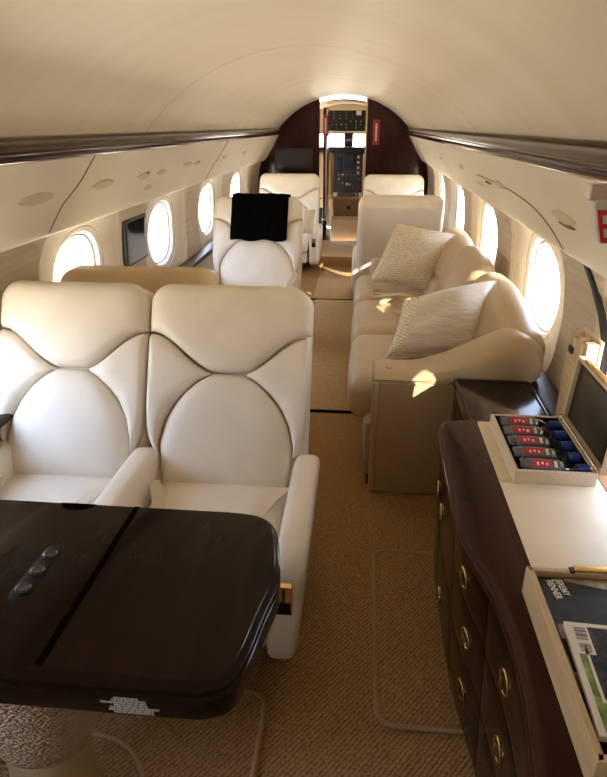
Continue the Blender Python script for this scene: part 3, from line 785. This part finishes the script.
# ------------------------------------------------------------------ credenza
cr = empty('credenza', (.8,1.1,0), 0, 'curved glossy dark wood credenza with ivory leather top', 'cabinet')
co = Vector((.8,1.1,0))
ttab = [(.2,.55),(.4,.555),(.6,.566),(.70,.579),(.78,.590),(.88,.595),(.95,.592),(1.05,.581),(1.12,.563),(1.17,.548),(1.22,.538),(1.39,.537),(1.57,.540),(1.79,.546),(1.83,.56)]
btab = [(.2,.60),(.7,.622),(1.07,.625),(1.21,.608),(1.31,.594),(1.5,.590),(1.7,.594),(1.83,.592)]
def csm(tab, y): return sum(interp(tab, y+d) for d in (-.04,-.02,0,.02,.04))/5
def fx(y, z): t = 1-z/.63; return (csm(ttab,y)+.010+.008*sstep(1.0,1.2,y))*(1-t)+csm(btab,y)*t
YF, YN = 1.83, .22
b = B()
v, f = grid(lambda a,c: Vector((fx(YN+(YF-YN)*a, .02+.605*c), YN+(YF-YN)*a, .02+.605*c))-co, 60, 12); b.add(v, f)
v, f = grid(lambda a,c: Vector((fx(YF,.02+.605*c)+(.985-fx(YF,.02+.605*c))*a, YF, .02+.605*c))-co, 8, 12); b.add(v, f)
v, f = grid(lambda a,c: Vector((fx(YN,.02+.605*c)+(.985-fx(YN,.02+.605*c))*a, YN, .02+.605*c))-co, 8, 12); b.add(v, f)
b.add([Vector(p)-co for p in ((.985,YN,.02),(.985,YF,.02),(.985,YF,.625),(.985,YN,.625))], [(0,1,2,3)])
v, f = grid(lambda a,c: Vector((fx(YN+(YF-YN)*a,.02)*(1-c)+.985*c, YN+(YF-YN)*a, .02))-co, 60, 1); b.add(v, f)
v, f = grid(lambda a,c: Vector((fx(YN+(YF-YN)*a,.625)*(1-c)+.985*c, YN+(YF-YN)*a, .625))-co, 60, 1); b.add(v, f)
b.build('carcass', 'wood', cr)
kick = [(fx(y,.0)+.03, y) for y in [YN+.02+(YF-YN-.04)*k/20 for k in range(21)]]+[(.96,YF-.02),(.96,YN+.02)]
rim('kick_plinth', [(x-co.x,y-co.y) for x,y in kick], [(0,0),(0,.03)], 'blackp', cr)
edge = [(csm(ttab,y), y) for y in [YN+(1.78-YN)*k/60 for k in range(61)]]
edge += [(.553,1.812),(.575,1.842),(.62,1.862),(.70,1.868),(1.06,1.868),(1.06,YN)]
rim('worktop', [(x-co.x,y-co.y) for x,y in edge], [(.010,.612),(.003,.614),(0,.619),(0,.640),(.004,.646),(.012,.649),(.02,.650)], 'topwood', cr)
rim('leather_inset', [(x-co.x,y-co.y) for x,y in rrect(.682,.955,.24,1.845,.012,3)], [(0,.6495),(0,.6508),(.004,.6518)], 'inset', cr)
rim('side_veneer', [(x-co.x,y-co.y) for x,y in ((.958,.24),(1.05,.24),(1.05,1.845),(.958,1.845))], [(0,.6495),(.001,.6512)], 'redwood', cr)
for x_, y_ in ((.583,1.60),(.578,1.39)):
    lathe('flush_disc', [(.020,.6495),(.020,.6506),(.012,.6508),(.004,.6512)], 'seamdark', cr, 24, Matrix.Translation((x_-co.x, y_-co.y, 0)))  # small round dark discs, flush with the top
def pull(par, y, z):
    p = Vector((fx(y,z)-.005, y, z))-co
    dy = fx(y+.01,z)-fx(y-.01,z); nrm = Vector((-1, dy/.02, (fx(y,z+.01)-fx(y,z-.01))/.02)).normalized()
    tv = Vector((0,0,1)); tv = (tv-nrm*tv.dot(nrm)).normalized(); sv = nrm.cross(tv)
    ring = [p+nrm*.003+tv*.026*cos(q*pi/12)+sv*.026*sin(q*pi/12) for q in range(24)]
    h = tube('pull_handle', ring, .0030, 'gold', par, 8, True)
    vs = [p-nrm*.0015+tv*.025*cos(q*pi/12)+sv*.025*sin(q*pi/12) for q in range(24)]+[p+nrm*.002+tv*.022*cos(q*pi/12)+sv*.022*sin(q*pi/12) for q in range(24)]
    new('cup', vs, [tuple(range(24,48))]+[(k,(k+1)%24,24+(k+1)%24,24+k) for k in range(24)], M['cup'], h)
    tube('grip_bar', [p+nrm*.006-tv*.018, p+nrm*.010, p+nrm*.006+tv*.018], .0035, 'bronze', h, 8)
def front(kind, y0, y1, z0, z1, hy, hz):
    g = .003; n = 14
    def P(a,c,d): y = y0+g+(y1-y0-2*g)*a; z = z0+g+(z1-z0-2*g)*c; return Vector((fx(y,z)-d, y, z))-co
    v1,f1 = grid(lambda a,c: P(a,c,.006 if 0<a<1 and 0<c<1 else .003), n, 8); v2,f2 = grid(lambda a,c: P(a,c,-.002), n, 8)
    b = B().add(v1,f1); k0 = len(v1); b.add(v2,f2); nv=8
    idx = lambda i,j: i*(nv+1)+j
    ring = [idx(i,0) for i in range(n)]+[idx(n,j) for j in range(nv)]+[idx(i,nv) for i in range(n,0,-1)]+[idx(0,j) for j in range(nv,0,-1)]
    for k in range(len(ring)): i,j = ring[k], ring[(k+1)%len(ring)]; b.f.append((i,j,j+k0,i+k0))
    d = b.build(kind, 'wood', cr); pull(d, hy, hz); return d
front('door', 1.70, 1.82, .05, .60, 1.755, .44)
front('door', 1.36, 1.70, .30, .60, 1.65, .42)
front('drawer', 1.36, 1.70, .05, .30, 1.61, .12)
front('drawer', 1.07, 1.36, .46, .60, 1.21, .535)
front('drawer', 1.07, 1.36, .27, .46, 1.18, .37)
front('drawer', 1.07, 1.36, .05, .27, 1.20, .17)
front('drawer', .66, 1.07, .44, .60, .92, .52)
front('drawer', .66, 1.07, .25, .44, .905, .343)
front('drawer', .66, 1.07, .05, .25, .90, .16)
front('door', .24, .66, .05, .60, .60, .40)

# low dark side table between credenza and sofa
sd = empty('side_cabinet', (.83,2.12,0), 0, 'low dark glossy side cabinet between credenza and sofa end', 'cabinet')
so_ = Vector((.83,2.12,0)); Ts = Matrix.Translation(-so_)
rbox('body', (.685,1.885,.02), (.975,2.335,.57), .008, 'wood', sd, mx=Ts)
rbox('top', (.672,1.88,.57), (.980,2.342,.595), .010, 'wood', sd, mx=Ts)
rim('raised_rim', [(x-so_.x,y-so_.y) for x,y in rrect(.675,.978,1.885,2.338,.02,4)], [(0,.594),(0,.600),(.008,.602),(.016,.600),(.018,.596)], 'wood', sd)
rbox('plinth', (.70,1.90,0), (.97,2.32,.025), .002, 'blackp', sd, mx=Ts, n=1)
d_ = rbox('drawer', (.678,1.91,.36), (.688,2.31,.56), .003, 'wood', sd, mx=Ts)
tube('drawer_pull', [Vector((.680,2.10,.46))-so_,Vector((.668,2.12,.46))-so_,Vector((.680,2.14,.46))-so_], .004, 'gold', d_)

# ------------------------------------------------------------------ linen drinks box
def tray_box(par, o, x0, x1, y0, y1, z0, z1, wall, m, inner, nm='tray'):
    b = B()
    outl = rrect(x0,x1,y0,y1,.003,2); vs, fs = rim_data(outl, [(0,z0),(0,z1-.002),(.002,z1),(wall-.002,z1),(wall,z1-.002),(wall,z0+.005)])
    b.add([v-o for v in vs], fs); t = b.build(nm, m, par)
    vs, fs = rim_data(rrect(x0+wall,x1-wall,y0+wall,y1-wall,.002,2), [(0.0003,z0+.005),(.0003,z0+.0065)]); new('tray_lining', [v-o for v in vs], fs, inner, t)
    if inner == 'lining' and m == 'linen':
        vs, fs = rim_data(rrect(x0+wall,x1-wall,y0+wall,y1-wall,.002,2), [(.0004,z0+.0066),(.0004,z1-.0025),(.0016,z1-.0025),(.0016,z0+.0066)]); new('side_lining', [v-o for v in vs], fs[:-2], inner, t)
    return t
bo = Vector((.82,1.64,.6525)); bx = empty('drinks_box', bo, 0, 'open cream linen box holding five small bottles on the credenza', 'box')
tray_box(bx, bo, .712, .930, 1.490, 1.845, .6525, .692, .010, 'linen', 'lining')
# lid: hinged along the right side, leaning past upright
lm = Matrix.Translation(Vector((.934,0,.688))-bo) @ Matrix.Rotation(R(4),4,'Y')
def lidbox(lo, hi, r_, m, nm, par): return rbox(nm, lo, hi, r_, m, par, mx=lm, seg=2, n=2)
ld = lidbox((.018,1.490,.0), (.028,1.845,.213), .002, 'linen', 'lid', bx)
for lo2, hi2 in (((0,1.490,0),(.02,1.500,.213)),((0,1.835,0),(.02,1.845,.213)),((0,1.495,.203),(.02,1.84,.213)),((0,1.495,0),(.02,1.84,.010))): lidbox(lo2, hi2, .002, 'linen', 'lid_side', ld)
lidbox((.014,1.500,.010), (.0185,1.835,.203), .001, 'lining', 'lid_lining', ld)
lidbox((.012,1.545,.022), (.0148,1.80,.185), .001, 'olive', 'lid_pad', ld)
lidbox((.004,1.55,.2125), (.020,1.80,.2185), .002, 'gold', 'magnet_bar', ld)
tube('hinge_rod', [Vector((.929,1.50,.696))-bo, Vector((.929,1.83,.696))-bo], .0045, 'chrome', bx, 10)
for yy in (1.505,1.828):
    tube('lid_stay', [Vector((.926+.012*cos(q*pi/8),yy,.697+.010*sin(q*pi/8)))-bo for q in range(16)], .0018, 'gold', bx, 6, True)
def bottle(name, loc, rx, label):
    t = empty(name, loc, 0, label, 'bottle', 'small bottles in the linen box')
    # lies along +X, squarish cross-section
    def sq(prof, n=28, ex=4):
        vs, fs = [], []
        for (x, rr, e) in prof:
            for k in range(n): a, b_ = superell(2*pi*k/n, rr, rr, e); vs.append(Vector((x, a, b_)))
        for i in range(len(prof)-1):
            for k in range(n): fs.append((i*n+k, i*n+(k+1)%n, (i+1)*n+(k+1)%n, (i+1)*n+k))
        fs += [tuple(range(n)), tuple((len(prof)-1)*n+k for k in range(n))]; return vs, fs
    g = .021
    new('glass_body', *sq([(-.094,g*.9,4),(-.091,g,4.5),(.020,g,4.5),(.030,g*.93,3.5),(.042,g*.62,2.4),(.050,g*.55,2),(.066,g*.55,2)]), 'bottle', t)
    new('drink', *sq([(-.090,g*.85,4),(-.088,g*.92,4.5),(.018,g*.92,4.5),(.030,g*.8,3.5),(.040,g*.52,2.4)]), 'liquid', t)
    new('blue_cap', *sq([(.060,g*.70,2),(.061,g*.74,2),(.092,g*.74,2),(.094,g*.66,2)]), 'blue', t)
    lb = new('paper_label', *sq([(-.070,g*1.012,4.5),(-.0695,g*1.022,4.5),(.012,g*1.022,4.5),(.0125,g*1.012,4.5)]), mat('label_grey', (.10,.12,.17), .3), t)
    rbox('red_panel', (-.062,-.0125,g*1.015), (-.010,.0135,g*1.03), .0004, 'pinkred', lb, n=2, seg=1)
    b_ = B()
    for (x0, x1, y0, y1) in ((-.050,-.044,-.006,.004),(-.038,-.032,-.003,.005),(-.026,-.020,-.006,.002),(-.004,.004,-.012,.010)):
        v, f = rbox_data((x0,y0,g*1.028),(x1,y1,g*1.036),.0002,None,1,1); b_.add(v, f)
    b_.build('white_mark', 'paper', lb); t.rotation_euler = (rx,0,0); return t
labs = ['blue-capped bottle nearest the front wall of the linen box','blue-capped bottle second from the near end of linen box','middle one of five blue-capped bottles in linen box','blue-capped bottle second from the far end of linen box','blue-capped bottle at the far end of the linen box']
b0 = bottle('drink_bottle', (.823,1.529,.6805), R(24), labs[0])
for k in range(1,5):
    c = copy_tree(b0); c.location = (.820+random.uniform(-.002,.002),1.529+.0665*k,.6805); c.rotation_euler = (R(random.uniform(14,30)),0,0); c['label'] = labs[k]

bx.location.y -= .022; bx.location.x += .006
for q in [o for o in S.objects if o.name.startswith('drink_bottle')]: q.location.y -= .022; q.location.x += .008

# ------------------------------------------------------------------ magazine tray
mo = Vector((.80,.84,.6525)); mt = empty('magazine_tray', mo, 0, 'shallow cream tray with pale wooden rim holding magazines', 'tray')
tray_box(mt, mo, .642, .985, .618, 1.040, .6525, .718, .014, 'traywood', 'lining')
rbox('brass_clasp', (.735-mo.x,1.028-mo.y,.7175-mo.z), (.97-mo.x,1.044-mo.y,.7245-mo.z), .003, 'gold', mt, n=2)
rbox('clasp_notch', (.726-mo.x,1.024-mo.y,.7165-mo.z), (.736-mo.x,1.0405-mo.y,.722-mo.z), .002, 'blackp', mt, n=1)
def magazine(name, loc, rz, w, h, th, label):
    t = empty(name, loc, rz, label, 'magazine'); 
    rbox('page_block', (-w/2+.001,-h/2+.001,0), (w/2,h/2-.001,th-.0008), .0008, 'paper', t, n=2, seg=1); return t
def flat(par, nm, pts, z, m):
    vs = [(x,y,z) for x,y in pts]+[(x,y,z-.0004) for x,y in pts]; n = len(pts)
    return new(nm, vs, [tuple(range(n)), tuple(range(2*n-1,n-1,-1))]+[(k,(k+1)%n,n+(k+1)%n,n+k) for k in range(n)], m, par, False)
m1 = magazine('magazine', (.803,.905,.6595), R(1), .285, .235, .048, 'dark-covered magazine lying underneath at the far side of tray')
cv = flat(m1, 'cover', [(-.1425,-.1175),(.1425,-.1175),(.1425,.1175),(-.1425,.1175)], 0.0484, 'darkphoto')
flat(m1, 'grey_band', [(-.140,-.045),(.1425,-.052),(.1425,-.020),(-.140,-.010)], 0.0488, 'greyphoto')
flat(m1, 'grey_curve', [(-.09,.108),(.0,.085),(.06,.07),(.1425,.085),(.1425,.115),(-.09,.115)], 0.0487, 'greyphoto')
for k, wd in enumerate(('JEREMY','RENNER')):
    text('cover_title', wd, .0195, 'paper', m1, Matrix.Translation((-.108-.018*k,.110-.003*k,.0492)) @ Matrix.Rotation(R(-84),4,'Z'), .0002, 'LEFT', .0004, .72)
m2 = magazine('magazine', (.802,.764,.7080), R(-3), .275, .228, .014, 'white-bordered magazine with barcode and green grass lying on top')
flat(m2, 'cover', [(-.1375,-.114),(.1375,-.114),(.1375,.114),(-.1375,.114)], 0.0144, 'paper')
flat(m2, 'grass_picture', [(-.128,-.107),(.1375,-.107),(.1375,.055),(-.128,.055)], 0.0148, 'grass')
flat(m2, 'dark_picture', [(-.112,-.050),(-.066,-.050),(-.056,.104),(-.112,.104)], 0.0152, 'hair')
flat(m2, 'grey_path', [(-.066,-.052),(-.030,-.052),(-.018,.104),(-.056,.104)], 0.0152, 'greyphoto')
flat(m2, 'dark_picture', [(-.030,-.052),(.1375,-.052),(.1375,.104),(-.018,.104)], 0.0152, 'hair')
flat(m2, 'white_edge', [(-.117,-.056),(-.030,-.056),(-.030,-.050),(-.112,-.050),(-.112,.055),(-.117,.055)], 0.0156, 'paper')
bc = flat(m2, 'barcode_panel', [(-.134,.040),(-.100,.040),(-.100,.108),(-.134,.108)], 0.0156, 'paper')
bb = B(); y = .046
while y < .100:
    wd = random.choice((.0012,.0018,.003)); 
    if not .064 < y < .070: bb.add([(-.124,y,.0159),(-.104,y,.0159),(-.104,y+wd,.0159),(-.124,y+wd,.0159)], [(0,1,2,3)])
    y += wd+random.choice((.0012,.002))
bb.build('barcode', 'ink', bc, False)

# ------------------------------------------------------------------ wall monitor, literature pocket, exit sign
wm = empty('wall_monitor', (-1.080,3.60,.915), 0, 'small dark monitor on the left wall between two oval windows', 'screen')
tl = Matrix.Rotation(R(3),4,'Y')
rbox('casing', (-.006,-.18,-.135), (.014,.18,.135), .008, 'blackp', wm, mx=tl); rbox('screen_glass', (.012,-.165,-.12), (.0155,.165,.12), .001, 'screen', wm, mx=tl)
lp = empty('literature_pocket', (1.02,1.965,.58), 0, 'tan slatted literature holder standing on the right wall ledge', 'holder')
rbox('back_plate', (.02,-.085,.0), (.03,.085,.345), .003, 'linen', lp)
for k in range(5): rbox('card', (-.018,-.080+.034*k,.0), (.018,-.052+.034*k,.335-.018*(k%2)), .002, 'linen' if k%2 else 'traywood', lp, n=2)
rbox('front_lip', (-.022,-.085,.0), (-.017,.085,.25), .002, 'traywood', lp)
rbox('clip', (-.024,.03,.262), (-.010,.07,.285), .002, 'blackp', lp, n=1)
ex = empty('exit_sign', (.78,1.2,1.40), 0, 'white exit sign with red letters under the right rail', 'sign')
so3 = Vector((.78,1.2,1.40))
outl = smooth_poly([(.688,1.446),(.862,1.446),(.862,1.345),(.728,1.345),(.714,1.352)],1)
new('sign_plate', *rim_data([(x-so3.x,z-so3.z) for x,z in outl], [(.003,-.015),(0,-.012),(0,.012),(.003,.015)], lambda x,y,h: (x,h,y)), 'sign', ex)
rbox('mount_bracket', (.686-so3.x,-.016,1.425-so3.z), (.80-so3.x,.016,1.452-so3.z), .004, mat('clear_bracket', (.50,.42,.36), .3), ex)
text('exit_lettering', 'EXIT', .083, 'red', ex, Matrix.Translation((.700-so3.x,-.0158,1.351-so3.z)) @ Matrix.Rotation(R(90),4,'X') @ Matrix(((1,-.28,0,.016),(0,1,0,0),(0,0,1,0),(0,0,0,1))), .0008, 'LEFT', .0008, .70)

# ------------------------------------------------------------------ light
w = bpy.data.worlds.new('sky'); S.world = w; w.use_nodes = True; nt = w.node_tree; nt.nodes.clear()
o = nt.nodes.new('ShaderNodeOutputWorld'); bg = nt.nodes.new('ShaderNodeBackground'); tc = nt.nodes.new('ShaderNodeTexCoord'); sp = nt.nodes.new('ShaderNodeSeparateXYZ')
rp = nt.nodes.new('ShaderNodeValToRGB'); mr = nt.nodes.new('ShaderNodeMapRange'); mr.inputs[1].default_value = -1; mr.inputs[2].default_value = 1
nt.links.new(tc.outputs['Generated'], sp.inputs[0]); nt.links.new(sp.outputs['Z'], mr.inputs[0]); nt.links.new(mr.outputs[0], rp.inputs['Fac'])
e = rp.color_ramp.elements
e[0].position, e[0].color = 0, (2.1,1.76,1.3,1)
e[1].position, e[1].color = 1, (.5,.75,1.25,1)
for p_, c_ in ((.485,(1.3,1.15,.92,1)),(.505,(1.0,.96,.88,1)),(.60,(.88,1.02,1.28,1))):
    q = rp.color_ramp.elements.new(p_); q.color = c_
nt.links.new(rp.outputs['Color'], bg.inputs['Color']); nt.links.new(bg.outputs[0], o.inputs[0]); bg.inputs['Strength'].default_value = 9.
def portal(loc, rot, sx, sy):
    l = bpy.data.lights.new('window_daylight', 'AREA'); l.shape = 'RECTANGLE'; l.size = sx; l.size_y = sy
    l.cycles.is_portal = True
    q = bpy.data.objects.new('window_daylight', l); COL.objects.link(q); q.location = loc; q.rotation_euler = rot
for sg in (-1,1):
    for y in (WIN if sg < 0 else WIN[2:]): portal((sg*1.20,y,WZ), (0, R(90)*sg, 0), .48, .64)
portal((0,10.3,1.28), (R(-90),0,0), 1.9, .34)
sn = bpy.data.lights.new('sun', 'SUN'); sn.energy = 14; sn.angle = R(.6); sn.color = (1,.86,.66)
q = bpy.data.objects.new('sun', sn); COL.objects.link(q); q.rotation_euler = Vector((-.80,1.0,-.60)).to_track_quat('-Z','Y').to_euler()

# ------------------------------------------------------------------ camera
cx, cy, F = 303.5, 388.5, 607.
p = math.atan((cy-125)/F); psi = math.atan((366-cx)/F*cos(p))
cam = bpy.data.cameras.new('camera'); cam.sensor_fit = 'HORIZONTAL'; cam.sensor_width = 36; cam.lens = 36*F/607; cam.clip_start = .02
co_ = bpy.data.objects.new('camera', cam); COL.objects.link(co_); co_.location = (.28,0,1.55)
co_.rotation_euler = (pi/2-p, 0, psi); S.camera = co_

S.view_settings.view_transform = 'Standard'; S.view_settings.look = 'None'; S.view_settings.gamma = 1; S.view_settings.use_curve_mapping = False
S.view_settings.exposure = .33
cy_ = S.cycles; cy_.use_denoising = True; cy_.max_bounces = 14; cy_.diffuse_bounces = 8; cy_.glossy_bounces = 6; cy_.transparent_max_bounces = 12; cy_.sample_clamp_indirect = 8
cy_.caustics_reflective = False; cy_.caustics_refractive = False
